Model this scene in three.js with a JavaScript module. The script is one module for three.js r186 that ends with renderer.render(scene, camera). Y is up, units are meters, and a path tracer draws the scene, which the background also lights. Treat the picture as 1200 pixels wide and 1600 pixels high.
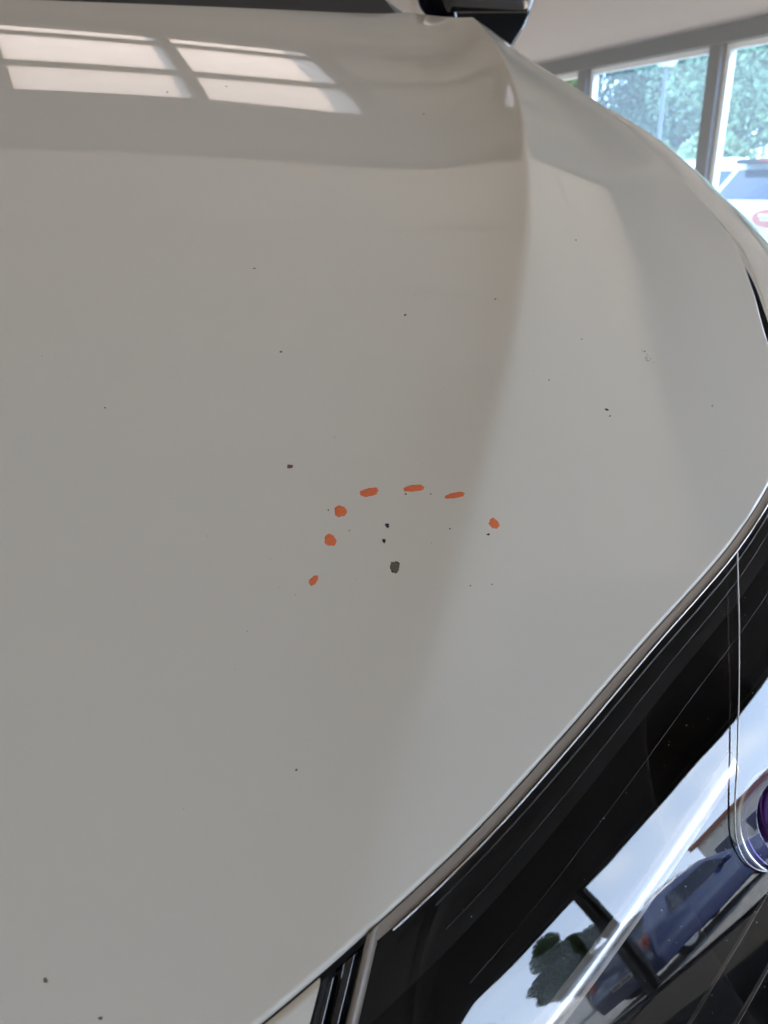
import * as THREE from 'three';
import { mergeGeometries, mergeVertices, toCreasedNormals } from 'three/addons/utils/BufferGeometryUtils.js';
import { RoundedBoxGeometry } from 'three/addons/geometries/RoundedBoxGeometry.js';
import { FontLoader } from 'three/addons/loaders/FontLoader.js';
import { TextGeometry } from 'three/addons/geometries/TextGeometry.js';

// ---------------------------------------------------------------- camera, sky, sun, exposure
const HC = 1.3;                                        // height of the phone above the floor
const scene = new THREE.Scene();
const camera = new THREE.PerspectiveCamera(67.25, 0.75, 0.02, 400);
camera.position.set(0, HC, 0);
camera.rotation.set(THREE.MathUtils.degToRad(-23.5), THREE.MathUtils.degToRad(-26), THREE.MathUtils.degToRad(-1.5), 'YXZ');
camera.focus = 0.5; camera.userData.fStop = 12;
scene.add(camera);
const renderer = new THREE.WebGLRenderer({ antialias: true });
renderer.toneMapping = THREE.LinearToneMapping;
renderer.toneMappingExposure = 6.9;
renderer.shadowMap.enabled = true;

let seed = 12345;
const rnd = () => { seed = (seed * 1664525 + 1013904223) >>> 0; return seed / 4294967296; };
const smooth = (a, b, x) => { const t = Math.min(1, Math.max(0, (x - a) / (b - a))); return t * t * (3 - 2 * t); };
const lerp = (a, b, t) => a + (b - a) * t;
// periodic value noise
function noiseGrid(n) { const g = new Float32Array(n * n); for (let i = 0; i < n * n; i++) g[i] = rnd(); 
  return (x, y) => { const xi = Math.floor(x), yi = Math.floor(y), fx = x - xi, fy = y - yi, u = fx * fx * (3 - 2 * fx), v = fy * fy * (3 - 2 * fy);
    const q = (a, b) => g[(((b % n) + n) % n) * n + (((a % n) + n) % n)];
    return lerp(lerp(q(xi, yi), q(xi + 1, yi), u), lerp(q(xi, yi + 1), q(xi + 1, yi + 1), u), v); }; }
function skyTexture() {
  const w = 512, h = 256, d = new Float32Array(w * h * 4), nz = noiseGrid(64);
  for (let j = 0; j < h; j++) for (let i = 0; i < w; i++) {
    const el = ((j + 0.5) / h - 0.5) * Math.PI, s = Math.sin(el), k = Math.pow(Math.max(0, s), 0.45);
    let c = [lerp(1.22, 0.40, k), lerp(1.42, 0.64, k), lerp(1.76, 1.10, k)];
    const a = i / w * 64;
    let n = 0.5 * nz(a, s * 22) + 0.3 * nz(a * 2, s * 44) + 0.2 * nz(a * 4, s * 88);
    const cl = smooth(0.5, 0.75, n) * smooth(0.02, 0.25, s) * 0.55;
    c = c.map((x, q) => lerp(x, [1.75, 1.75, 1.78][q], cl));
    if (s < 0) c = [0.5, 0.48, 0.45];
    d.set([c[0], c[1], c[2], 1], (j * w + i) * 4);
  }
  const t = new THREE.DataTexture(d, w, h, THREE.RGBAFormat, THREE.FloatType);
  t.mapping = THREE.EquirectangularReflectionMapping; t.magFilter = t.minFilter = THREE.LinearFilter; t.wrapS = THREE.RepeatWrapping; t.needsUpdate = true;
  return t;
}
scene.background = skyTexture(); scene.environment = scene.background;
const sun = new THREE.DirectionalLight(new THREE.Color(1, 0.92, 0.80), 3.4);
sun.position.set(22, 21.5, 8); sun.target.position.set(0, 0, 0); sun.castShadow = true;
sun.shadow.mapSize.set(4096, 4096); Object.assign(sun.shadow.camera, { left: -30, right: 30, top: 30, bottom: -30, near: 1, far: 120 });
scene.add(sun, sun.target);

// ---------------------------------------------------------------- materials
const L = (r, g, b) => new THREE.Color().setRGB(r, g, b);
const std = (c, roughness = 0.6, extra = {}) => new THREE.MeshStandardMaterial({ color: L(...c), roughness, side: THREE.DoubleSide, ...extra });
const phy = (c, roughness = 0.4, extra = {}) => new THREE.MeshPhysicalMaterial({ color: L(...c), roughness, side: THREE.DoubleSide, ...extra });
function grainTexture(n, base, amp, cells, srgb = true) {
  const d = new Uint8Array(n * n * 4), a = noiseGrid(cells), b = noiseGrid(cells * 4 > n ? n : cells * 4);
  for (let j = 0; j < n; j++) for (let i = 0; i < n; i++) {
    const x = i / n, y = j / n, v = 0.5 * a(x * cells, y * cells) + 0.3 * b(x * cells * 4, y * cells * 4) + 0.2 * rnd() - 0.5;
    for (let q = 0; q < 3; q++) d[(j * n + i) * 4 + q] = Math.max(0, Math.min(255, base[q] + amp * v));
    d[(j * n + i) * 4 + 3] = 255;
  }
  const t = new THREE.DataTexture(d, n, n); t.wrapS = t.wrapT = THREE.RepeatWrapping; t.magFilter = THREE.LinearFilter; t.minFilter = THREE.LinearFilter;
  if (srgb) t.colorSpace = THREE.SRGBColorSpace; t.needsUpdate = true; return t;
}
// orange peel of the lacquer: cells of about 3 mm
function peelTexture() {
  const n = 256, d = new Uint8Array(n * n * 4), a = noiseGrid(28), b = noiseGrid(64);
  for (let j = 0; j < n; j++) for (let i = 0; i < n; i++) { const v = 255 * (0.65 * a(i / n * 28, j / n * 28) + 0.35 * b(i / n * 64, j / n * 64)); d.set([v, v, v, 255], (j * n + i) * 4); }
  const t = new THREE.DataTexture(d, n, n); t.wrapS = t.wrapT = THREE.RepeatWrapping; t.magFilter = t.minFilter = THREE.LinearFilter; t.needsUpdate = true; t.repeat.set(1 / 0.1, 1 / 0.1); return t;
}
const PAINT = [0.80, 0.75, 0.65];
const M = {
  paint: phy(PAINT, 0.55, { clearcoat: 1, clearcoatRoughness: 0.015, specularIntensity: 0.3, bumpMap: peelTexture(), bumpScale: 0.000009 }),
  whitePaint: phy([0.72, 0.72, 0.70], 0.5, { clearcoat: 1, clearcoatRoughness: 0.03 }),
  bluePaint: phy([0.01, 0.035, 0.16], 0.4, { clearcoat: 1, clearcoatRoughness: 0.03 }),
  carGlass: phy([0.008, 0.014, 0.035], 0.05, { ior: 1.45 }),
  blackPlastic: std([0.012, 0.012, 0.012], 0.8), blackGloss: phy([0.006, 0.006, 0.007], 0.12, { clearcoat: 1, clearcoatRoughness: 0.02 }),
  housing: phy([0.008, 0.0068, 0.0058], 0.9, { specularIntensity: 0.15 }), housingRidge: phy([0.02, 0.019, 0.018], 0.15, { clearcoat: 1 }),
  lens: phy([1, 1, 1], 0, { transmission: 1, thickness: 0, ior: 1.72 }),
  innerLens: phy([0.97, 0.98, 1], 0, { transmission: 1, thickness: 0, ior: 1.5 }),
  trim: phy([0.36, 0.31, 0.27], 0.12, { clearcoat: 1 }),  // beige puts the bonnet's reflection in the clear lens edge into the colour
  reflector: std([0.14, 0.14, 0.14], 0.4), guide: std([0.9, 0.9, 0.9], 0.22, { metalness: 1 }), chrome: std([0.86, 0.86, 0.86], 0.06, { metalness: 1 }), satin: std([0.6, 0.6, 0.58], 0.22, { metalness: 1 }),
  ball: phy([0.22, 0.085, 0.62], 0.04, { clearcoat: 1, clearcoatRoughness: 0, metalness: 0.7 }),
  rubber: std([0.008, 0.008, 0.009], 0.7), gap: std([0.012, 0.012, 0.012], 0.9),
  orange: std([1.0, 0.27, 0.105], 0.85), chip: std([0.20, 0.19, 0.14], 0.8), chipDark: std([0.02, 0.02, 0.02], 0.85), dust: std([0.42, 0.39, 0.33], 0.95), dropping: std([0.50, 0.44, 0.27], 0.8), lensDust: std([0.55, 0.53, 0.5], 0.95), rust: std([0.30, 0.08, 0.03], 0.8), dirt: std([0.16, 0.14, 0.10], 0.9), chipWhite: std([0.8, 0.8, 0.78], 0.6),
  tyre: std([0.02, 0.02, 0.02], 0.85), rim: std([0.5, 0.5, 0.5], 0.3, { metalness: 1 }), redLamp: phy([0.45, 0.02, 0.015], 0.15, { clearcoat: 1 }), plate: std([0.75, 0.74, 0.66], 0.45), letter: std([0.02, 0.02, 0.025], 0.5), redSticker: std([0.62, 0.13, 0.08], 0.5),
  wallDark: std([0.36, 0.30, 0.26], 0.85), wall: std([0.78, 0.72, 0.69], 0.85), ceiling: std([0.80, 0.75, 0.67], 0.85), beam: std([0.07, 0.065, 0.06], 0.6), addedPipe: std([0.02, 0.02, 0.02], 0.7), joint: std([0.2, 0.19, 0.17], 0.9), ceilingGrey: std([0.20, 0.185, 0.165], 0.8), addedDark: std([0.07, 0.055, 0.045], 0.7), frameGrey: std([0.24, 0.235, 0.23], 0.5, {}), frameWhite: std([0.78, 0.78, 0.76], 0.4), frameDark: std([0.02, 0.02, 0.021], 0.5),
  pane: phy([0.97, 0.985, 0.99], 0, { transmission: 1, thickness: 0, ior: 1.28 }),
  hazeTintPane: phy([0.68, 0.81, 0.93], 0.18, { transmission: 1, thickness: 0, ior: 1.3 }),  // blue tint and roughness stand in for the haze over the trees
  frosted: phy([0.62, 0.55, 0.49], 0.9, { transmission: 0.85, thickness: 0 }),
  floor: std([0.40, 0.39, 0.37], 0.5, { map: grainTexture(256, [205, 188, 168], 50, 16) }),
  asphalt: std([1, 1, 1], 0.95, { map: grainTexture(256, [120, 118, 114], 70, 24) }),
  bark: std([0.10, 0.075, 0.05], 0.9), post: std([0.10, 0.11, 0.12], 0.6), lampHead: std([0.75, 0.74, 0.68], 0.5), building: std([0.62, 0.55, 0.46], 0.85), roofRed: std([0.30, 0.13, 0.08], 0.8),
  skin: std([0.42, 0.25, 0.17], 0.6), hair: std([0.03, 0.02, 0.015], 0.7), shirt: std([0.03, 0.035, 0.06], 0.85), trousers: std([0.025, 0.025, 0.03], 0.85), phone: phy([0.02, 0.03, 0.025], 0.2, { clearcoat: 1 }),
  leafA: std([0.20, 0.27, 0.13], 0.8, { vertexColors: true }), leafB: std([0.28, 0.34, 0.16], 0.8, { vertexColors: true }), leafC: std([0.13, 0.20, 0.12], 0.8, { vertexColors: true }), leafDark: phy([0.03, 0.055, 0.02], 1, { specularIntensity: 0.1, vertexColors: true }),  // A, B and C paled: distance haze and backlight put into the leaf colour
};
M.orange.map = grainTexture(128, [250, 236, 228], 60, 24); M.orange.map.repeat.set(1 / 0.02, 1 / 0.006); M.chip.map = grainTexture(128, [215, 215, 210], 130, 32); M.chip.map.repeat.set(1 / 0.008, 1 / 0.008);
M.floor.color = L(1, 1, 1);
M.addedFloorDark = phy([0.035, 0.032, 0.03], 1, { specularIntensity: 0.1 });

// ---------------------------------------------------------------- object helpers
const used = {};
const numbered = n => { const k = used[n] = (used[n] ?? -1) + 1; return k ? `${n}_${String(k).padStart(3, '0')}` : n; };
function tag(o, label, category, group) { o.userData.label = label; o.userData.category = category; if (group) o.userData.group = group; return o; }
function thing(name, label, category, pos = [0, 0, 0], group) { const o = new THREE.Group(); o.name = numbered(name); o.position.set(...pos); scene.add(o); return tag(o, label, category, group); }
function shadow(m) { m.castShadow = m.receiveShadow = true; return m; }
function part(name, geo, mat, parent, label) { const m = shadow(new THREE.Mesh(geo, mat)); m.name = name; parent.add(m); if (label) m.userData.label = label; return m; }
function struct(name, geo, mat) { const m = shadow(new THREE.Mesh(geo, mat)); m.name = numbered(name); m.userData.kind = 'structure'; scene.add(m); return m; }
function box(x0, x1, y0, y1, z0, z1) { const g = new THREE.BoxGeometry(x1 - x0, y1 - y0, z1 - z0); g.translate((x0 + x1) / 2, (y0 + y1) / 2, (z0 + z1) / 2); 
  const p = g.attributes.position, n = g.attributes.normal, uv = g.attributes.uv;
  for (let i = 0; i < p.count; i++) { const ax = Math.abs(n.getX(i)), ay = Math.abs(n.getY(i)); uv.setXY(i, ax > 0.5 ? p.getZ(i) / 2 : p.getX(i) / 2, ay > 0.5 ? p.getZ(i) / 2 : p.getY(i) / 2); }
  return g; }

// ---------------------------------------------------------------- the room
const XR = 6, XL = -8, ZR = -11, ZF = 12, YC = 3.55;
struct('floor', box(XL, XR + 0.2, -0.15, 0, ZR, ZF), M.floor);
const LIGHTS = [{ x: [-3.15, 1.95], z: [-4.2, -2.85], n: 6, rows: [-3.9, -3.4], label: 'pale glazed roof light mirrored across the top of the bonnet' }];
const A0 = LIGHTS[0], slab = (x0, x1, z0, z1) => box(x0, x1, YC + 0.06, YC + 0.2, z0, z1);
const ceil = struct('ceiling', mergeGeometries([slab(XL, XR + 0.2, ZR, A0.z[0]), slab(XL, XR + 0.2, A0.z[1], ZF), ...LIGHTS.flatMap(a => [slab(XL, a.x[0], a.z[0], a.z[1]), slab(a.x[1], XR + 0.2, a.z[0], a.z[1])])]), M.joint);
{ // long ceiling panels with open joints
  let k = 0; const w = 0.45;
  const panel = (x0, x1, z0, z1) => part(k ? 'panel_' + String(k).padStart(3, '0') : 'panel', box(x0, x1, YC, YC + 0.055, z0 + 0.013, z1 - 0.013), z1 < A0.z[1] + 0.1 ? M.ceilingGrey : z0 > 0.5 && x0 > 0 ? M.addedDark : M.ceiling, ceil, (k++, undefined));  // dark panels added out of view, front right, so the lens mirrors black
  for (let z = A0.z[1] + 0.17; z < ZF - 0.1; z += w) { const z1 = Math.min(ZF, z + w); if (z > 0.5) { panel(XL, 1, z, z1); panel(1.03, XR, z, z1); } else panel(XL, 2.3, z, z1); }
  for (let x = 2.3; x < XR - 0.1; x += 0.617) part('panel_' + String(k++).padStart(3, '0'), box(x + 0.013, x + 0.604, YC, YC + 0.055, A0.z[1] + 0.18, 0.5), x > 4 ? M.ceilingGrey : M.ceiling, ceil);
  for (let z = A0.z[0] - 0.17; z > ZR + 0.1; z -= w) panel(XL, XR, Math.max(ZR, z - w), z);
  panel(A0.x[1] + 0.1, XR, A0.z[0] + 0.16, A0.z[1] - 0.16);
}
for (const z of A0.z) struct('ceiling_beam', box(XL, XR, YC - 0.05, YC + 0.055, z - 0.15, z + 0.15), M.beam);
struct('ceiling_beam', mergeGeometries([[ZR, A0.z[0] - 0.152], [A0.z[0] + 0.152, A0.z[1] - 0.152], [A0.z[1] + 0.152, ZF]].map(([a, b]) => box(4.1, 4.4, YC - 0.3, YC - 0.002, a, b))), M.beam);  // added beam, put in unseen so its mirror image draws the flank's dark arc
[[[2.15, -2.95], [3.4, -4.1], 'added thick dark conduit crossing the rear ceiling slantwise, put in to mirror a streak beside the roof light'], [[2.05, -3.45], [4.0, -3.3], 'added dark conduit along the rear ceiling, put in to mirror a thin line across the bonnet'], [[2.6, -3.05], [2.45, -4.1], 'added short dark conduit nearest the roof light, put in to mirror a streak at the back of the bonnet']].forEach(([a, b, label], i) => {
  const c = new THREE.CatmullRomCurve3([a, [lerp(a[0], b[0], 0.5) + 0.05, lerp(a[1], b[1], 0.5)], b].map(q => new THREE.Vector3(q[0], YC - 0.05, q[1])));  // unseen conduits, added only to mirror dark streaks in the bonnet
  const m = shadow(new THREE.Mesh(new THREE.TubeGeometry(c, 24, i ? 0.03 : 0.05, 10), M.addedPipe)); m.name = numbered('added_ceiling_pipe'); scene.add(tag(m, label, 'pipe', 'added conduits under the ceiling'));
});
for (const a of LIGHTS) {
  const w = thing('roof_light', a.label, 'skylight', [0, YC, 0]);
  const xs = Array.from({ length: a.n + 1 }, (_, i) => lerp(a.x[0], a.x[1], i / a.n)), gp = 0.15, zs = [a.z[0] + gp, ...a.rows, a.z[1] - gp];
  for (const x of xs) part('bar', box(x - 0.035, x + 0.035, 0.0, 0.08, zs[0] + 0.002, zs[3] - 0.002), M.beam, w);
  for (let i = 0; i < a.n; i++) for (let j = 0; j < 3; j++) {
    if (j) part('bar', box(xs[i] + 0.037, xs[i + 1] - 0.037, 0.005, 0.075, zs[j] - 0.03, zs[j] + 0.03), M.beam, w);
    part('pane', box(xs[i] + 0.037, xs[i + 1] - 0.037, 0.03, 0.034, zs[j] + (j ? 0.032 : 0.002), zs[j + 1] - (j < 2 ? 0.032 : 0.002)), M.frosted, w);
  }
}
struct('floor', box(0.8, XR, 0.0, 0.006, 1.2, ZF), M.addedFloorDark);  // dark sheet added on the unseen floor so the lens mirrors it black
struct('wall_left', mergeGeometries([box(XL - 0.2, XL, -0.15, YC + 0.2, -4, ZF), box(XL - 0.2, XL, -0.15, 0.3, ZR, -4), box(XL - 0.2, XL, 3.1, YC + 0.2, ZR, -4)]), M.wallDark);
for (let i = 0; i < 3; i++) {  // added bays in the unseen left wall, put in to light the right wall
  const w = thing('window', 'added glazed bay in the unseen far left wall, put in to light the wall above the windows', 'window', [XL, 0.3, -9.83 + 2.333 * i], 'added glazed bays of the left wall'), h = 1.1667;
  part('frame', mergeGeometries([box(-0.15, -0.02, 0, 2.8, -h, -h + 0.08), box(-0.15, -0.02, 0, 2.8, h - 0.08, h), box(-0.15, -0.02, 0, 0.08, -h + 0.08, h - 0.08), box(-0.15, -0.02, 2.72, 2.8, -h + 0.08, h - 0.08)]), M.frameDark, w);
  part('pane', box(-0.09, -0.086, 0.08, 2.72, -h + 0.08, h - 0.08), M.pane, w);
}
// right wall: strip above the lintel, low kerb under the glass
struct('wall_right', box(XR, XR + 0.2, HC + 1.115, YC + 0.06, -0.6, ZF), M.addedDark);  // unseen dark stretch, added to keep the lens reflection black
struct('wall_right', mergeGeometries([box(XR, XR + 0.2, HC + 1.115, YC + 0.06, ZR, -0.6), box(XR + 0.02, XR + 0.2, -0.15, 0.32, ZR, -3.89), box(XR + 0.02, XR + 0.2, -0.15, 0.02, -3.888, ZF)]), M.wall);
struct('wall_rear', box(XL - 0.2, XR + 0.2, -0.15, YC + 0.2, ZR - 0.2, ZR), M.wall);
struct('wall_front', mergeGeometries([box(XL - 0.2, XR + 0.2, 2.6, YC + 0.2, ZF, ZF + 0.2), box(XL - 0.2, -1.533, -0.15, 2.6, ZF, ZF + 0.2), box(5.4, XR + 0.2, -0.15, 2.6, ZF, ZF + 0.2)]), M.wall);
function bay(name, label, z0, z1, group, dark, clear = dark) {           // one glazed bay of the right wall
  const yb = dark ? 0.02 : 0.32, w = thing(name, label, 'window', [XR, yb, (z0 + z1) / 2], group), y0 = 0, y1 = HC + 0.975 - yb, h = (z1 - z0) / 2, fr = dark ? M.frameDark : M.frameGrey;
  part('post', box(0.0, 0.15, y0, y1, -h, -h + 0.13), fr, w); 
  part('header', box(-0.02, 0.16, y1 + 0.002, y1 + 0.14, -h, h), fr, w);
  part('sill', box(-0.02, 0.17, y0, y0 + 0.06, -h + 0.132, h - 0.002), fr, w);
  part('sash', mergeGeometries([box(0.06, 0.13, y0 + 0.062, y1 - 0.052, -h + 0.132, -h + 0.18), box(0.06, 0.13, y0 + 0.062, y1 - 0.052, h - 0.05, h - 0.002), box(0.06, 0.13, y1 - 0.05, y1 - 0.002, -h + 0.132, h - 0.002)]), dark ? fr : M.frameWhite, w);
  part('pane', box(0.09, 0.094, y0 + 0.062, y1 - 0.052, -h + 0.182, h - 0.052), clear ? M.pane : M.hazeTintPane, w);
  return w;
}
bay('window', 'wide window pane at the right edge of the picture, in front of the white hatchback', -5.63, -3.89);
bay('window', 'window pane between the two grey mullions, trees and a lamp post behind it', -7.37, -5.63);
bay('window', 'narrow sliver of window left of the grey mullions, next to the bonnet edge', -9.11, -7.37, undefined, false, true);
bay('window', 'far bay of the window wall hidden behind the bonnet edge', -10.85, -9.11);
for (const [a, b] of [[-3.89, -1.7], [-1.7, 0.6], [0.6, 6.3], [6.3, 9.2], [9.2, 12]]) bay('window', 'large dark framed glazed bay seen only mirrored in the headlight lens', a, b, 'glazed bays mirrored in the headlight', true);
for (let i = 1; i < 3; i++) {
  const x0 = -5 + i * 3.4667, w = thing('window', 'tall glazed bay behind the camera lighting the bonnet', 'window', [x0 + 1.733, 0, ZF], 'glazed bays behind the camera'), h = 1.733;
  part('frame', mergeGeometries([box(-h, -h + 0.08, 0, 2.6, 0.02, 0.15), box(h - 0.08, h, 0, 2.6, 0.02, 0.15), box(-h + 0.08, h - 0.08, 2.52, 2.6, 0.02, 0.15), box(-h + 0.08, h - 0.08, 0, 0.1, 0.02, 0.15)]), M.frameDark, w);
  part('pane', box(-h + 0.08, h - 0.08, 0.1, 2.52, 0.08, 0.084), M.pane, w);
}

// ---------------------------------------------------------------- the bonnet surface: y = height(x, u), u = distance ahead of the camera along the car
const S = 1.25, PA = 0.40, PB = 0.083, PC = -0.181, CROWN = 0.03;
const RC = [-0.04278989, 0.00770769, 0.51324428, 0.69627977];
const G = 0.36, K = 0.15, W = 0.065;
const ridgeX = u => { const l = Math.log(u); return ((RC[0] * l + RC[1]) * l + RC[2]) * l + RC[3]; };
const ridgeD = u => { const l = Math.log(u); return ((3 * RC[0] * l + 2 * RC[1]) * l + RC[2]) / u; };
function height(x, u) {
  u = Math.max(u, 0.03); const v = u / S;
  const base = S * (PA * v + PB * Math.log(v) + PC) - CROWN * (x + 0.15) ** 2 - 0.14 * Math.max(u - 0.86, 0) ** 2;
  const d = (x - ridgeX(u)) / Math.sqrt(1 + ridgeD(u) ** 2), am = 0.62 + 0.38 * smooth(0.22, 0.5, u);
  const g = G * (1 + 0.5 * smooth(0.5, 0.95, u)), fl = g * W * (Math.exp(Math.min(d, 0) / W) - 1) + g * Math.max(d, 0), fr = -(K + 0.2 * smooth(0.95, 1.25, u)) * d;
  const e = 0.0045 - 0.0039 * smooth(0.3, 0.9, u);
  return base + am * 0.5 * (fl + fr - Math.sqrt((fl - fr) ** 2 + e * e));
}
const onHood = (x, u, lift = 0) => new THREE.Vector3(x, height(x, u) + lift, -u);
// plan outline of the bonnet: front lip, headlight edge, rounded corner, fender edge, rear
const OUT = [[-0.62, 0.187], [-0.3, 0.196], [-0.0154, 0.2119], [0.0347, 0.2185], [0.0726, 0.2244], [0.1067, 0.231], [0.1622, 0.2455], [0.2296, 0.2672], [0.3243, 0.3007], [0.4525, 0.3473], [0.5433, 0.3895], [0.618, 0.433], [0.664, 0.476], [0.694, 0.53], [0.752, 0.605], [0.8077, 0.6905], [0.8361, 0.81], [0.8435, 0.8814], [0.85, 1.0], [0.852, 1.1], [0.845, 1.25], [0.82, 1.52]];
const outline = new THREE.CatmullRomCurve3(OUT.map(p => new THREE.Vector3(p[0], 0, -p[1])), false, 'centripetal');
const NB = 900, edge = [];                       // samples: position on the surface, outward direction in plan, slope of the surface outwards
{
  const pts = outline.getSpacedPoints(NB);
  for (let i = 0; i <= NB; i++) {
    const a = pts[Math.max(0, i - 4)], b = pts[Math.min(NB, i + 4)], t = b.clone().sub(a).normalize(), p = pts[i];
    const n = new THREE.Vector3(-t.z, 0, t.x).normalize();
    const q = onHood(p.x, -p.z), e = 0.004, q2 = onHood(p.x + n.x * e, -(p.z + n.z * e)), q1 = onHood(p.x - n.x * e, -(p.z - n.z * e));
    edge.push({ p: q, n, s: Math.atan2(q1.y - q2.y, 2 * e) });
  }
  const s0 = edge.map(e => e.s); for (let i = 0; i <= NB; i++) { let s = 0, c = 0; for (let k = -12; k <= 12; k++) { const j = i + k; if (j >= 0 && j <= NB) { s += s0[j]; c++; } } edge[i].s = s / c; }
}
const idx = (x, u) => { let b = 0, bd = 1e9; edge.forEach((e, i) => { const d = (e.p.x - x) ** 2 + (e.p.z + u) ** 2; if (d < bd) { bd = d; b = i; } }); return b; };
function gridGeometry(rows, uvScale) {            // rows of Vector3, smooth normals
  const n = rows.length, m = rows[0].length, pos = new Float32Array(n * m * 3), uv = new Float32Array(n * m * 2), ix = [];
  rows.forEach((r, i) => r.forEach((p, j) => { pos.set([p.x, p.y, p.z], (i * m + j) * 3); uv.set([p.x, p.z], (i * m + j) * 2); }));
  for (let i = 0; i < n - 1; i++) for (let j = 0; j < m - 1; j++) { const a = i * m + j; ix.push(a, a + 1, a + m, a + 1, a + m + 1, a + m); }
  const g = new THREE.BufferGeometry(); g.setAttribute('position', new THREE.BufferAttribute(pos, 3)); g.setAttribute('uv', new THREE.BufferAttribute(uv, 2)); g.setIndex(ix); g.computeVertexNormals();
  return g;
}
// a strip that follows the outline from sample i0 to i1; profile(edge, f) gives [out, down] points
function strip(i0, i1, step, profile, shear = 0, endShear = 0) {                 // shear: the first end runs slantwise, shear metres along for each metre out
  const rows = [], n = Math.max(2, Math.ceil((i1 - i0) / step)), one = total / NB;
  for (let k = 0; k <= n; k++) { const f = k / n, i = lerp(i0, i1, f), e0 = edgeAt(i), pr = profile(e0, f), fade = shear * (1 - smooth(0, 0.14, (i - i0) * one)) + endShear * (1 - smooth(0, 0.14, (i1 - i) * one));
    rows.push(pr.map(([o, d], c) => { if (fade < 1e-4) return place(e0, o, d); const e = edgeAt(i - fade * Math.hypot(o, d) / one), q = profile(e, f)[c]; return place(e, q[0], q[1]); })); }
  return gridGeometry(rows);
}
const place = (e, o, d) => e.p.clone().addScaledVector(e.n, o).add(new THREE.Vector3(0, -d, 0));
function edgeAt(f) { const k = Math.min(NB - 1, Math.max(0, Math.floor(f))), w = f - k, a = edge[k], b = edge[k + 1]; return { p: a.p.clone().lerp(b.p, w), n: a.n.clone().lerp(b.n, w).normalize(), s: lerp(a.s, b.s, w) }; }
const total = outline.getLength();
const arc = (len, s0, curv, n, o = 0, d = 0) => { const r = [[o, d]]; let a = s0; for (let k = 1; k <= n; k++) { const st = len / n, m = a + (typeof curv === 'function' ? curv(k / n) : curv) * st * 0.5; o += Math.cos(m) * st; d += Math.sin(m) * st; a += (typeof curv === 'function' ? curv(k / n) : curv) * st; r.push([o, d]); } return r; };

const car = thing('white_car', 'white car seen close over its bonnet, orange marks round stone chips', 'car', [0.1, 0, -0.9]);
const toCar = g => g.translate(-0.1, HC, 0.9);
const cpart = (name, geo, mat, parent = car, label) => part(name, toCar(geo), mat, parent, label);
// bonnet
const rearU = x => 1.25 + 0.308 * Math.max(x + 0.1, 0) ** 1.6;
let hood;
{
  const rows = [], NS = 380;
  for (let i = 0; i <= NB; i += 1) {
    const e = edge[i], u1 = -e.p.z, f = i / NB;
    const lx = -0.62 , lu = lerp(0.185, 1.25, smooth(0, 1, f) * 0.5 + f * 0.5);
    const row = [];
    for (let j = 0; j <= NS; j++) { const t = 1 - Math.pow(1 - j / NS, 1.25), x = lerp(lx, e.p.x, t), s1 = lerp(lu, u1, t), u = s1 + Math.pow(f, 8) * (rearU(x) - lerp(1.25, 1.52, t)); row.push(onHood(x, u)); }
    // rolled edge
    const R = 0.0035; let o = 0, d = 0, a = e.s; const NR = 9, da = (Math.PI * 0.95 - 0) / NR;
    for (let k = 0; k < NR; k++) { const m = a + da / 2; o += Math.cos(m) * R * da; d += Math.sin(m) * R * da; a += da; row.push(e.p.clone().addScaledVector(e.n, o).add(new THREE.Vector3(0, -d, 0))); }
    row.push(e.p.clone().addScaledVector(e.n, -0.02).add(new THREE.Vector3(0, -0.012 + 0.02 * Math.sin(e.s), 0)));
    rows.push(row);
  }
  // rear: close towards the windscreen
  hood = cpart('bonnet', gridGeometry(rows), M.paint);
}
const iCorner = idx(0.664, 0.476), iInner = idx(0.1067, 0.231), iFront = idx(0.05, 0.218), iTail = idx(0.85, 1.02);
const iTip = idx(0.64, 0.455);
// fender
cpart('fender', strip(iTip, iTail, 3, e => { const b = arc(0.003, e.s - 0.8, 260, 6, 0.012, 0.0105); return b.concat( arc(0.30, e.s + 0.02, f => 1.2 + 7 * f, 26, ...b[b.length - 1])); }), M.paint);
cpart('gap_dark_sheet', strip(0, NB, 4, e => [[-0.03, 0.03], [0.0, 0.022], [0.02, 0.03]]), M.gap);  // dark sheet laid under the gaps, their shade put into its black colour

// headlight
const SL = 1.0;                                   // slant of the lamp's inner end
const lamp = new THREE.Group(); lamp.name = 'headlight'; lamp.userData.label = 'black headlight with clear lens beside the bonnet edge'; car.add(lamp);
const lensProfile = e => arc(0.30, e.s + 0.18, f => 0.75 + 1.2 * f, 40, 0.007, 0.0055);
cpart('lens', strip(iInner, iTip + 14, 2, lensProfile, SL), M.lens, lamp);
const PJ = new THREE.Vector3(0.3965, -0.393, -0.229);            // centre of the projector, relative to the camera
const inner = (e, dep) => lensProfile(e).map(([o, d]) => { const q = e.p.clone().addScaledVector(e.n, o); q.y -= d; const dd = dep + 0.06 * (1 - smooth(0.045, 0.075, Math.hypot(q.x - 0.381, q.z + 0.224))); return [o - dd * Math.sin(e.s), d + dd * Math.cos(e.s)]; });
cpart('housing', strip(iInner, iTip + 14, 1, e => inner(e, 0.022), SL), M.housing, lamp);
cpart('trim', strip(Math.floor(idx2(0.1)), iTip, 3, e => arc(0.0052, e.s - 0.35, 130, 6, 0.0022, 0.0026)), M.trim, lamp);
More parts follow.
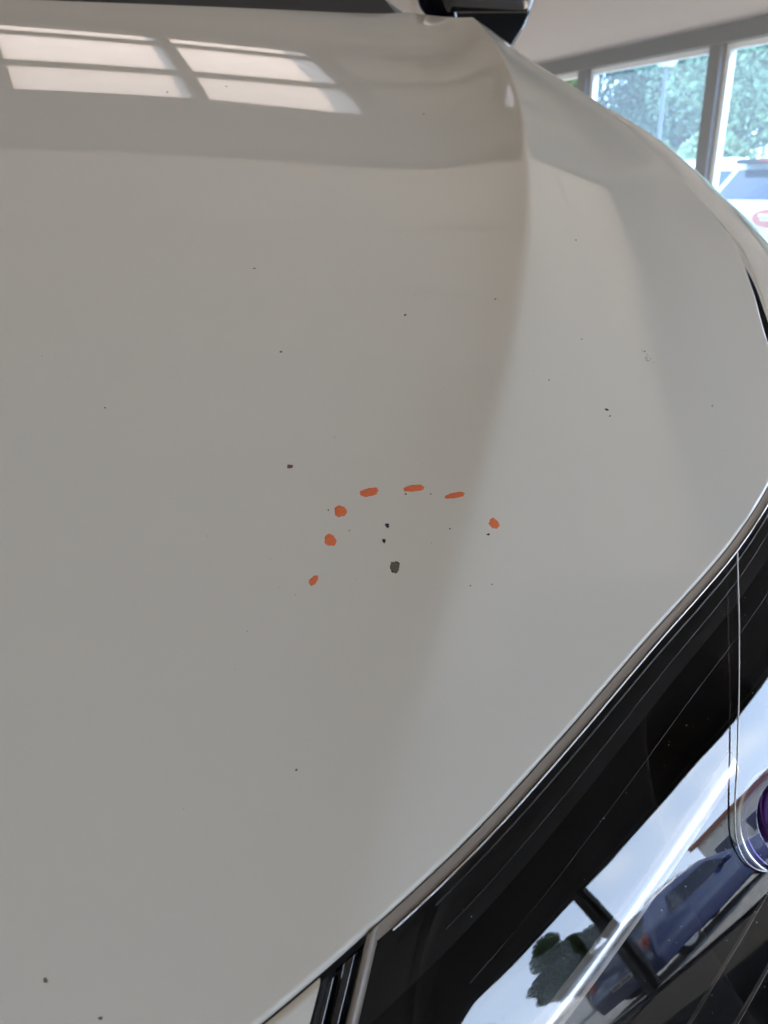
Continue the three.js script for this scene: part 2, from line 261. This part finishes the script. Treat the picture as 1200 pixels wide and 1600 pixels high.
function rail(off, i0, i1, rad, mat, name, dep, grow = 0) {        // raised line inside the lamp that runs along the lens edge
  const pts = []; for (let i = i0; i <= i1; i += 6) { const e = edge[i], f = (i - i0) / (i1 - i0), pr = lensProfile(e), q = (off + grow * f) / 0.30 * 40, k = Math.floor(q), w = q - k, [o, d] = [lerp(pr[k][0], pr[k + 1][0], w), lerp(pr[k][1], pr[k + 1][1], w)];
    pts.push(e.p.clone().addScaledVector(e.n, o - dep * Math.sin(e.s)).add(new THREE.Vector3(0, -d - dep * Math.cos(e.s), 0))); }
  return cpart(name, new THREE.TubeGeometry(new THREE.CatmullRomCurve3(pts), pts.length * 2, rad, 6), mat, lamp);
}
for (const [o, g, r] of [[0.007, 0, 0.0005], [0.019, -0.006, 0.00025], [0.046, -0.01, 0.00018]]) rail(o, iInner + 10, iTip - 6, r, M.housingRidge, 'ridge', 0.006, g);


rail(0.0004, iInner, iTip - 2, 0.00055, M.chrome, 'trim_edge', -0.0006);
function ribbon(c0, c1, dep, x0, x1, mat, name) {                   // band inside the lamp between two distances from the lens edge
  const a = idx2(x0), b = idx2(x1);
  const g = strip(Math.round(a), Math.round(b), 3, (e, f) => { const pr = lensProfile(e), at = c => { const q = c / 0.30 * 40, k = Math.floor(q), w = q - k; return [lerp(pr[k][0], pr[k + 1][0], w), lerp(pr[k][1], pr[k + 1][1], w)]; };
    return [0, 0.2, 0.4, 0.6, 0.8, 1].map(t => { const [o, d] = at(lerp(c0, c1, t)), bump = dep - 0.0016 * Math.sin(t * Math.PI); return [o - bump * Math.sin(e.s), d + bump * Math.cos(e.s)]; }); });
  return cpart(name, g, mat, lamp);
}
function idx2(x) { for (let i = 1; i <= NB; i++) if (edge[i].p.x >= x) return i - (edge[i].p.x - x) / (edge[i].p.x - edge[i - 1].p.x); return NB; }
ribbon(0.086, 0.100, 0.010, 0.10, 0.352, M.guide, 'light_guide');
ribbon(0.165, 0.168, 0.012, 0.10, 0.45, M.housingRidge, 'ridge');
ribbon(0.195, 0.199, 0.012, 0.10, 0.45, M.housingRidge, 'ridge');
{ // clear cover edge in front of the projector, and the projector
  const pts = [[0.446, -0.2545, -0.334], [0.407, -0.2925, -0.2918], [0.3635, -0.339, -0.247], [0.344, -0.361, -0.2279], [0.338, -0.3713, -0.2198], [0.340, -0.3834, -0.2122], [0.350, -0.3925, -0.2079], [0.3715, -0.4004, -0.2069]].map(q => new THREE.Vector3(...q).multiplyScalar(0.998));
  cpart('cover_edge', new THREE.TubeGeometry(new THREE.CatmullRomCurve3(pts, false, 'centripetal'), 160, 0.0005, 8), M.satin, lamp);
  const dir = PJ.clone().normalize().negate(), qt = new THREE.Quaternion().setFromUnitVectors(new THREE.Vector3(0, 0, 1), new THREE.Vector3(-0.15, 0.5, 0.85).normalize());
  const pr = new THREE.Group(); 
  const ball = new THREE.SphereGeometry(0.031, 64, 40).applyQuaternion(qt).translate(PJ.x, PJ.y, PJ.z);
  const pm = cpart('projector', ball, M.ball, lamp);
  cpart('projector_ring', new THREE.TorusGeometry(0.0335, 0.0022, 16, 64).applyQuaternion(qt).translate(PJ.x, PJ.y, PJ.z), M.satin, lamp);
}
// front corner: bumper skin, rubber seal and black trim between bumper and lamp
function slat(x0, x1, slant, o, d, mat, name, parent, th = 0.004, len = 0.16) {
  const rows = [], n = 8;
  for (let k = -1; k <= n + 1; k++) { const t = Math.min(1, Math.max(0, k / n)), sink = k < 0 || k > n ? th : 0, row = [];
    for (let c = 0; c <= 30; c++) { const f = c / 30, i = idx2(lerp(x0, x1, t)), pq = arc(len, edgeAt(i).s + 0.2, q => 1.1 + 0.53 * q, 30, o, d)[c], e = edgeAt(i - slant * Math.hypot(...pq) / (total / NB)), pr = arc(len, e.s + 0.2, q => 1.1 + 0.53 * q, 30, o, d)[c];
      const bow = 0.0015 * (1 - (2 * t - 1) ** 2);
      row.push(e.p.clone().addScaledVector(e.n, pr[0] + bow * Math.sin(e.s)).add(new THREE.Vector3(0, -pr[1] + bow - sink, 0))); }
    rows.push(row); }
  return cpart(name, gridGeometry(rows), mat, parent);
}
cpart('bumper', strip(0, Math.round(idx2(0.0745)), 3, e => { const r = [[-0.004, 0.03]]; const b = arc(0.004, e.s - 1.2, 330, 6, 0.0022, 0.004); return r.concat(b, arc(0.2, e.s + 0.2, f => 1.1 + 1.0 * f, 26, ...b[b.length - 1])); }, 0, SL), M.paint);
const seal = slat(0.0762, 0.0815, SL, 0.0025, 0.007, M.rubber, 'rubber_seal', car);
slat(0.0818, 0.0902, SL, 0.0025, 0.011, M.blackGloss, 'black_trim', car);
slat(0.0905, 0.0992, SL, 0.0025, 0.008, M.blackGloss, 'black_trim', car);
slat(0.0995, 0.1066, SL, 0.0022, 0.0032, M.trim, 'trim', lamp);
{ const teeth = []; for (let k = 0; k < 40; k++) { const c = Math.floor(k / 40 * 30), i = idx2(0.0768), pq = arc(0.16, edgeAt(i).s + 0.2, q => 1.1 + 0.53 * q, 30, 0.0025, 0.007)[c], e = edgeAt(i - SL * Math.hypot(...pq) / (total / NB)), pr = arc(0.16, e.s + 0.2, q => 1.1 + 0.53 * q, 30, 0.0025, 0.007)[c];
    const b = new RoundedBoxGeometry(0.0016, 0.0016, 0.0022, 1, 0.0004); b.translate(e.p.x + e.n.x * pr[0], e.p.y - pr[1] + 0.0008, e.p.z + e.n.z * pr[0]); teeth.push(b); }
  cpart('tooth', mergeGeometries(teeth), M.rubber, seal); }

{ // dust grains on the lens
  const gs = []; for (let k = 0; k < 150; k++) { const i = lerp(iInner + 8, iTip - 20, rnd()), e = edgeAt(i), pr = lensProfile(e), q = 2 + 26 * rnd(), a = Math.floor(q), w = q - a, r = 0.00012 + 0.00028 * rnd() ** 2;
    const p = place(e, lerp(pr[a][0], pr[a + 1][0], w), lerp(pr[a][1], pr[a + 1][1], w)); gs.push(new THREE.IcosahedronGeometry(r, 0).scale(1, 0.6, 1).translate(p.x, p.y + r * 0.3, p.z)); }
  const d = cpart('dust', mergeGeometries(gs), M.lensDust, lamp); d.userData.kind = 'stuff';
}
// marks on the bonnet: orange crayon dabs, stone chips, specks. [x, u, long axis (x, u), short axis (x, u)]
function blot(name, r, mat, lift, wob, label) {
  const [x, u, ax, au, bx, bu] = r, N = 80, rows = [[], [], [], []], ph = [rnd() * 6, rnd() * 6, rnd() * 6];
  for (let k = 0; k <= N; k++) { const t = k / N * 6.28319, w = 1 + wob * (0.5 * Math.sin(2 * t + ph[0]) + 0.35 * Math.sin(3 * t + ph[1]) + 0.3 * Math.sin(7 * t + ph[2]) + 0.22 * Math.sin(13 * t + ph[0] * 3) + 0.18 * Math.sin(23 * t + ph[1] * 5)), c = Math.sign(Math.cos(t)) * Math.abs(Math.cos(t)) ** 0.85 * w, q = Math.sign(Math.sin(t)) * Math.abs(Math.sin(t)) ** 0.85 * w;
    [[1.0, -0.0002], [0.97, lift * 0.8], [0.6, lift], [0.001, lift]].forEach(([f, l], i) => rows[i].push(onHood(x + f * (ax * c + bx * q), u + f * (au * c + bu * q), l))); }
  return cpart(name, gridGeometry(rows), mat, hood, label);
}
const ORANGE = [[0.19547, 0.42184, 0.00702, -0.00046, -0.00079, -0.00274], [0.22507, 0.41527, 0.00739, -0.00123, -0.0009, -0.00231], [0.24773, 0.40062, 0.00688, -0.00164, -0.001, -0.0019], [0.26283, 0.37667, 0.00201, -0.00265, -0.0031, -0.0017], [0.17139, 0.41421, 0.00377, -0.00034, -0.00119, -0.00411], [0.15683, 0.39773, 0.00338, -0.001, -0.0017, -0.00373], [0.13673, 0.37693, 0.00334, 0.00144, 0.00067, -0.00186]];
ORANGE.forEach(r => blot('orange_mark', r, M.orange, 0.00012, 0.16, 'orange crayon mark in the arc round the stone chips'));
blot('chip_rim', [0.18659, 0.36955, 0.00256, -0.00091, -0.00188, -0.00355], M.chipDark, 0.00003, 0.2);
blot('stone_chip', [0.18659, 0.36955, 0.00239, -0.00085, -0.00176, -0.00332], M.chip, 0.00006, 0.2, 'largest bare olive grey stone chip inside the orange arc');
for (const r of [[0.19528, 0.39629, 0.00135, -0.00045, -0.00068, -0.0013], [0.1884, 0.38735, 0.00075, -0.00101, -0.00095, -0.00072], [0.25466, 0.3709, 0.00076, -0.00039, -0.0006, -0.00052], [0.41793, 0.45073, 0.00104, -0.00083, -0.00113, -0.00075], [0.41681, 0.44531, 0.00098, -1e-05, -0.00044, -0.00053], [0.50687, 0.50644, 0.00093, 4e-05, -0.00058, -0.00066], [0.30185, 0.56964, 0.00107, -0.00022, -0.00054, -0.00099]]) {
  blot('stone_chip', r, M.chipDark, 0.00006, 0.35);
  blot('chip_rim', [r[0] - r[2] * 0.35, r[1] + Math.abs(r[5]) * 0.6, r[2] * 0.9, r[3] * 0.9, r[4] * 0.7, r[5] * 0.7], M.chipWhite, 0.00003, 0.2);
}
blot('speck', [0.15424, 0.45303, 0.00113, -0.00027, -0.00034, -0.00084], M.rust, 0.0004, 0.3, 'brown speck of dirt left of the orange marks');
blot('speck', [0.15304, 0.45333, 0.00162, -0.00038, -0.00049, -0.0012], M.dirt, 0.0001, 0.3);
for (const r of [[0.18572, 0.5487, 0.00111, -0.00017, -0.00031, -0.00076], [0.08991, 0.29191, 0.00054, -0.00018, -0.00019, -0.00044], [-0.03545, 0.25706, 0.00087, -0.0003, -0.00014, -0.00065], [-0.01814, 0.23996, 0.00073, -0.00025, -0.00014, -0.00049], [0.21768, 0.41312, 0.00065, -0.00023, -0.00028, -0.00051], [0.23172, 0.38033, 0.00055, -0.00022, -0.00025, -0.00043], [0.23323, 0.40746, 0.00047, -0.00018, -0.00023, -0.0004], [0.22515, 0.34509, 0.00049, -8e-05, -0.0002, -0.00032], [0.23998, 0.34363, 0.00042, -6e-05, -0.00019, -0.0003], [0.20038, 0.64359, 0.00115, -0.0001, -0.00026, -0.0007], [0.05274, 0.51956, 0.00056, -0.0001, -0.00013, -0.00053], [0.53119, 0.63832, 0.00108, 0.00016, -0.00074, -0.00096], [0.5398, 0.45367, 0.001, 0.0, -0.00066, -0.00067], [0.443, 0.51573, 0.00078, 4e-05, -0.00046, -0.00059], [0.17099, 0.40029, 0.00041, -0.00013, -0.00017, -0.00036], [0.16436, 0.41715, 0.00049, -0.00014, -0.00019, -0.00041], [0.3794, 0.4761, 0.00074, 1e-05, -0.0004, -0.00055], [0.38698, 0.56477, 0.00068, -0.00032, -0.00054, -0.00082], [0.52062, 0.92705, 0.00097, 1e-05, -0.00092, -0.00163], [0.21839, 0.96284, 0.00103, 0.00013, -0.0005, -0.00182], [0.29254, 0.98612, 0.00106, 0.00015, -0.00056, -0.00167]]) blot('speck', r, M.dirt, 0.0001, 0.3);
for (let k = 0; k < 40; k++) { const x = 0.02 + 0.5 * rnd(), u = 0.27 + 0.55 * rnd(), z = (0.00015 + 0.00022 * rnd()) * (0.5 + u); if (x < 0.6 * u + 0.12) blot('speck', [x, u, z, 0, 0, -z], M.dust, 0.00006, 0.3); }
for (let k = 0; k < 14; k++) { const a = rnd() * 6.28, r = Math.sqrt(rnd()) * 0.008, z = 0.0003 + 0.0004 * rnd(); blot('dropping_trace', [0.50436 + r * 0.5 * Math.cos(a), 0.49926 + r * Math.sin(a), z * 1.6, z * 0.5, z * 0.4, -z], M.dropping, 0.00005, 0.35); }

// door mirror on the far side of the bonnet ridge
{
  const m = new THREE.Group(); m.name = 'door_mirror'; car.add(m);
  cpart('mirror_shell', new RoundedBoxGeometry(0.30, 0.17, 0.14, 6, 0.06).translate(1.19, 0.425, -1.86), M.blackGloss, m);
  const sh = new THREE.Shape([[-0.10, 0.0], [0.105, 0.012], [0.085, -0.02], [0.035, -0.085], [-0.02, -0.12], [-0.09, -0.04]].map(q => new THREE.Vector2(...q)));
  cpart('mirror_foot', new THREE.ExtrudeGeometry(sh, { depth: 0.05, bevelEnabled: true, bevelSize: 0.008, bevelThickness: 0.008, bevelSegments: 3 }).translate(1.20, 0.345, -1.86), M.blackGloss, m);
}

// ---------------------------------------------------------------- outside
const YG = -0.06;
struct('ground', box(XR + 0.2, 130, YG - 0.1, YG, -90, 90).translate(0, 0, 0), M.asphalt);
struct('ground', box(-60, XR + 0.2, YG - 0.1, YG - 0.01, ZF + 0.2, 90), M.asphalt);
function carBody(profile, halfW, tumble) {           // side profile extruded across the car, narrower towards the roof
  const sh = new THREE.Shape(profile.map(p => new THREE.Vector2(p[0], p[1])));
  const g = new THREE.ExtrudeGeometry(sh, { depth: 2 * halfW - 0.16, bevelEnabled: true, bevelSize: 0.06, bevelThickness: 0.08, bevelSegments: 4, steps: 1, curveSegments: 4 });
  g.translate(0, 0, -halfW + 0.08);
  const p = g.attributes.position; for (let i = 0; i < p.count; i++) { const y = p.getY(i); p.setZ(i, p.getZ(i) * (1 - tumble * smooth(0.85, 1.5, y)) ); }
  return toCreasedNormals(g, 0.6);
}
function panelOn(pts, th) {                           // a plate through four corners with thickness along its normal
  const v = pts.map(p => new THREE.Vector3(...p)), n = v[1].clone().sub(v[0]).cross(v[3].clone().sub(v[0])).normalize().multiplyScalar(th), w = v.map(q => q.clone().add(n)), c = [...v, ...w];
  const f = [[0, 1, 2, 3], [4, 7, 6, 5], [0, 4, 5, 1], [1, 5, 6, 2], [2, 6, 7, 3], [3, 7, 4, 0]], pos = [];
  for (const [a, b, cc, d] of f) for (const k of [a, b, cc, a, cc, d]) pos.push(c[k].x, c[k].y, c[k].z);
  const g = new THREE.BufferGeometry(); g.setAttribute('position', new THREE.Float32BufferAttribute(pos, 3)); g.computeVertexNormals(); return g;
}
const font = await new FontLoader().loadAsync('fonts/droid/droid_sans_bold.typeface.json');
function hatchback(label, pos, paint, group) {        // rear faces -x; local origin on the ground under the rear bumper
  const c = thing('parked_car', label, 'car', pos, group);
  part('body', carBody([[0.06, 0.28], [0.0, 0.5], [0.03, 0.72], [0.10, 0.92], [0.14, 0.98], [0.44, 1.36], [0.8, 1.43], [1.4, 1.45], [2.1, 1.40], [2.95, 0.98], [3.7, 0.84], [4.0, 0.68], [4.08, 0.45], [4.02, 0.26]], 0.86, 0.2), paint, c);
  part('rear_window', panelOn([[0.085, 0.995, -0.70], [0.085, 0.995, 0.70], [0.345, 1.325, 0.60], [0.345, 1.325, -0.60]], 0.02), M.carGlass, c);
  const sp = part('spoiler', new RoundedBoxGeometry(0.3, 0.06, 1.16, 3, 0.025).translate(0.36, 1.43, 0), M.blackPlastic, c);
  part('brake_lamp', box(0.2, 0.215, 1.425, 1.45, -0.22, 0.22), M.redLamp, sp);
  for (const s of [-1, 1]) {
    part('rear_lamp', new RoundedBoxGeometry(0.12, 0.30, 0.2, 3, 0.04).translate(0.035, 0.86, s * 0.70), M.redLamp, c);
    part('side_window', panelOn([[0.75, 0.98, s * 0.84], [2.6, 0.98, s * 0.84], [2.1, 1.33, s * 0.755], [0.95, 1.33, s * 0.755]], s > 0 ? -0.015 : 0.015), M.carGlass, c);
    for (const x of [0.75, 3.25]) {
      const w = part('wheel', new THREE.TorusGeometry(0.225, 0.085, 12, 32).translate(x, 0.31, s * 0.76), M.tyre, c);
      part('rim', new THREE.CylinderGeometry(0.2, 0.2, 0.14, 24).rotateX(Math.PI / 2).translate(x, 0.31, s * 0.78), M.rim, w);
    }
    part('mirror', new RoundedBoxGeometry(0.12, 0.14, 0.2, 3, 0.05).translate(2.35, 1.0, s * 0.96), paint, c);
  }
  const pl = part('number_plate', box(-0.075, -0.062, 0.50, 0.61, -0.26, 0.26), M.plate, c);
  for (const z of [-0.19, -0.12, -0.05, 0.06, 0.13, 0.2]) part('character', box(-0.0785, -0.0755, 0.52, 0.59, z - 0.022, z + 0.022), M.letter, pl);
  return c;
}
{
  const w = hatchback('white hatchback outside the window with dark rear glass, black spoiler and red sticker', [8.5, YG, -6.95], M.whitePaint);
  const st = part('sticker', new THREE.CylinderGeometry(0.17, 0.17, 0.006, 40).rotateZ(Math.PI / 2).scale(1, 0.62, 1.5).translate(-0.045, 0.80, 0.26), M.redSticker, w);
  for (const [y, h2, k] of [[0.83, 0.018, 0.16], [0.785, 0.012, 0.13]]) part('lettering', box(-0.056, -0.049, y - h2, y + h2, 0.26 - k, 0.26 + k), M.plate, st);
}
hatchback('pale car roof just visible behind the bonnet edge, left of the wide grey mullion', [9.3, YG, -9.9], M.whitePaint);
hatchback('dark blue hatchback mirrored in the headlight lens, seen from behind', [7.2, YG, 8.0], M.bluePaint);
// lamp post, sign post
{
  const p = thing('street_lamp', 'thin lamp post with a pale pyramid head behind the middle window pane', 'street lamp', [10.5, YG, -10.7]);
  part('pole', new THREE.CylinderGeometry(0.03, 0.04, 2.9, 16).translate(0, 1.45, 0), M.post, p);
  part('lamp_head', new THREE.CylinderGeometry(0.12, 0.34, 0.28, 4).rotateY(Math.PI / 4).rotateZ(Math.PI).translate(0, 3.03, 0), M.lampHead, p);
}
// trees
const leafGeo = (cx, cy, cz, rx, ry, rz, n, size) => {
  const pos = [], col = [], tmp = new THREE.Vector3(), q = new THREE.Quaternion(), e = new THREE.Euler();
  const clumps = Array.from({ length: 26 }, () => { const t = rnd() * 6.283, f = Math.acos(2 * rnd() - 1), r = Math.pow(rnd(), 0.4); return [Math.sin(f) * Math.cos(t) * r * rx, Math.cos(f) * r * ry, Math.sin(f) * Math.sin(t) * r * rz, 0.25 + 0.35 * rnd(), rnd()]; });
  for (let i = 0; i < n; i++) {
    const c = clumps[Math.floor(rnd() * clumps.length)]; let dx, dy, dz; do { dx = rnd() * 2 - 1; dy = rnd() * 2 - 1; dz = rnd() * 2 - 1; } while (dx * dx + dy * dy + dz * dz > 1);
    const tone = (0.55 + 0.9 * c[4]) * (0.7 + 0.6 * rnd()), k = c[3] * rx, x = cx + c[0] + dx * k, y = cy + c[1] + dy * k * 0.8, z = cz + c[2] + dz * k, s = size * (0.6 + 0.8 * rnd());  // clump tones put shaded gaps and sunlit leaves into the colour at random
    e.set(rnd() * 6.28, rnd() * 6.28, rnd() * 6.28); q.setFromEuler(e);
    for (const [a, b] of [[-1, 0], [0, -0.5], [1, 0], [-1, 0], [1, 0], [0, 0.5]]) { tmp.set(a * s, b * s, 0).applyQuaternion(q); pos.push(x + tmp.x, y + tmp.y, z + tmp.z); col.push(tone, tone, tone * 0.95); }
  }
  const g = new THREE.BufferGeometry(); g.setAttribute('position', new THREE.Float32BufferAttribute(pos, 3)); g.setAttribute('color', new THREE.Float32BufferAttribute(col, 3)); g.computeVertexNormals(); return g;
};
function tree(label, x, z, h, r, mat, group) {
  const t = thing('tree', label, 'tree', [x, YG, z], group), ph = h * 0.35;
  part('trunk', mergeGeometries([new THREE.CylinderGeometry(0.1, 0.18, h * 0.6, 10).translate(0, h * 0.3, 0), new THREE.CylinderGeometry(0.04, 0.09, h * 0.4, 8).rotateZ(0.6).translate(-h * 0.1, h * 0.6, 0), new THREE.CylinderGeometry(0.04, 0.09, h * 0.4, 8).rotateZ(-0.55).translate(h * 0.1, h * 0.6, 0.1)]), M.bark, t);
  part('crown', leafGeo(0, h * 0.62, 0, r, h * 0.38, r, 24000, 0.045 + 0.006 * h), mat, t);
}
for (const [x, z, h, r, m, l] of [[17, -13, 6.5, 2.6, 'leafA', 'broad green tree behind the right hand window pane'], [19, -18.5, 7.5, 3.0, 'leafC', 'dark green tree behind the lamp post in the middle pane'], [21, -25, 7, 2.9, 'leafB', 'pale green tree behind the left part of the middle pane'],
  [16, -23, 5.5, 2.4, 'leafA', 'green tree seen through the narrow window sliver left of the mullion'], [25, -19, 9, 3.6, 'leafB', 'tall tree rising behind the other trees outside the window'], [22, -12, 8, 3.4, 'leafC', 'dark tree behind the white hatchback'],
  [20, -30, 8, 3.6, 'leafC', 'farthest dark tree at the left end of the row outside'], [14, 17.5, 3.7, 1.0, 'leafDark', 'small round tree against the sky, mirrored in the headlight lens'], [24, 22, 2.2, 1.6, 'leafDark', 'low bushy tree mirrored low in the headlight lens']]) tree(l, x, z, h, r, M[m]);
{ // low pale building across the car park and a give way sign, both only mirrored in the headlight
  const b = thing('pale_building', 'low pale building with a row of windows, mirrored along the horizon in the headlight lens', 'building', [34, YG, 16]);
  part('wall', box(-3, 3, 0, 3.4, -9, 9), M.building, b); part('roof', box(-3.3, 3.3, 3.402, 3.75, -9.3, 9.3), M.roofRed, b);
  for (let k = 0; k < 7; k++) { const z = -7.5 + 2.5 * k, w = part('window', box(-3.04, -3.002, 1.0, 2.3, z - 0.75, z + 0.75), M.frameWhite, b); part('glass', box(-3.06, -3.042, 1.06, 2.24, z - 0.69, z + 0.69), M.carGlass, w); }
  const g = thing('give_way_sign', 'small triangular road sign on a pole, mirrored at the bottom of the headlight lens', 'road sign', [9.0, YG, 13.6]);
  part('pole', new THREE.CylinderGeometry(0.03, 0.03, 2.0, 12).translate(0, 1.0, 0), M.post, g);
  const tri = r => new THREE.CylinderGeometry(r, r, 0.02, 3).rotateX(Math.PI / 2).rotateZ(Math.PI).rotateY(-2.5);
  part('plate', tri(0.42).translate(0, 2.15, 0), M.redLamp, g); part('plate_face', tri(0.28).translate(-0.012, 2.15, -0.016), M.plate, g);
}
function hedge(label, x0, x1, z0, z1, h) {
  const t = thing('hedge', label, 'hedge', [(x0 + x1) / 2, YG, (z0 + z1) / 2]);
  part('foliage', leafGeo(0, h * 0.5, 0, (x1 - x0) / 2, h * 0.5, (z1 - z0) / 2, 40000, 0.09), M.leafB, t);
}
hedge('hedge of light green shrubs along the car park behind the cars', 14, 17, -30, -8, 2.0);

// ---------------------------------------------------------------- rear end of the bonnet: cowl, windscreen, door mirror
{
  const pts = []; const rear = []; 
  for (let k = 0; k <= 40; k++) { const x = lerp(-0.66, 0.80, k / 40), u = rearU(x) + 0.004; rear.push([x, u]); }
  cpart('cowl', gridGeometry(rear.map(([x, u]) => [onHood(x, u, -0.012).add(new THREE.Vector3(0, 0, 0.03)), onHood(x, u, -0.006).add(new THREE.Vector3(0, 0, -0.004)), onHood(x, u, 0.055).add(new THREE.Vector3(0, 0, -0.10))])), M.blackPlastic);
  const onTop = (x, u, l) => new THREE.Vector3(x, height(Math.min(x, 0.6), rearU(Math.min(x, 0.6))) + l, -u);
  for (let k = 1; k <= 8; k++) rear.push([0.80 + 0.04 * k, rearU(0.80) + 0.03 * k]);
  cpart('windscreen', gridGeometry(rear.map(([x, u]) => [0, 1, 2, 3, 4, 5, 6].map(j => onTop(x * (1 - 0.02 * j), u, 0.057 + 0.09 * j - 0.004 * j * j).add(new THREE.Vector3(0, -0.05 * ((x - 0.1) ** 2), -0.095 - 0.14 * j))))), M.carGlass);
}

renderer.render(scene, camera);
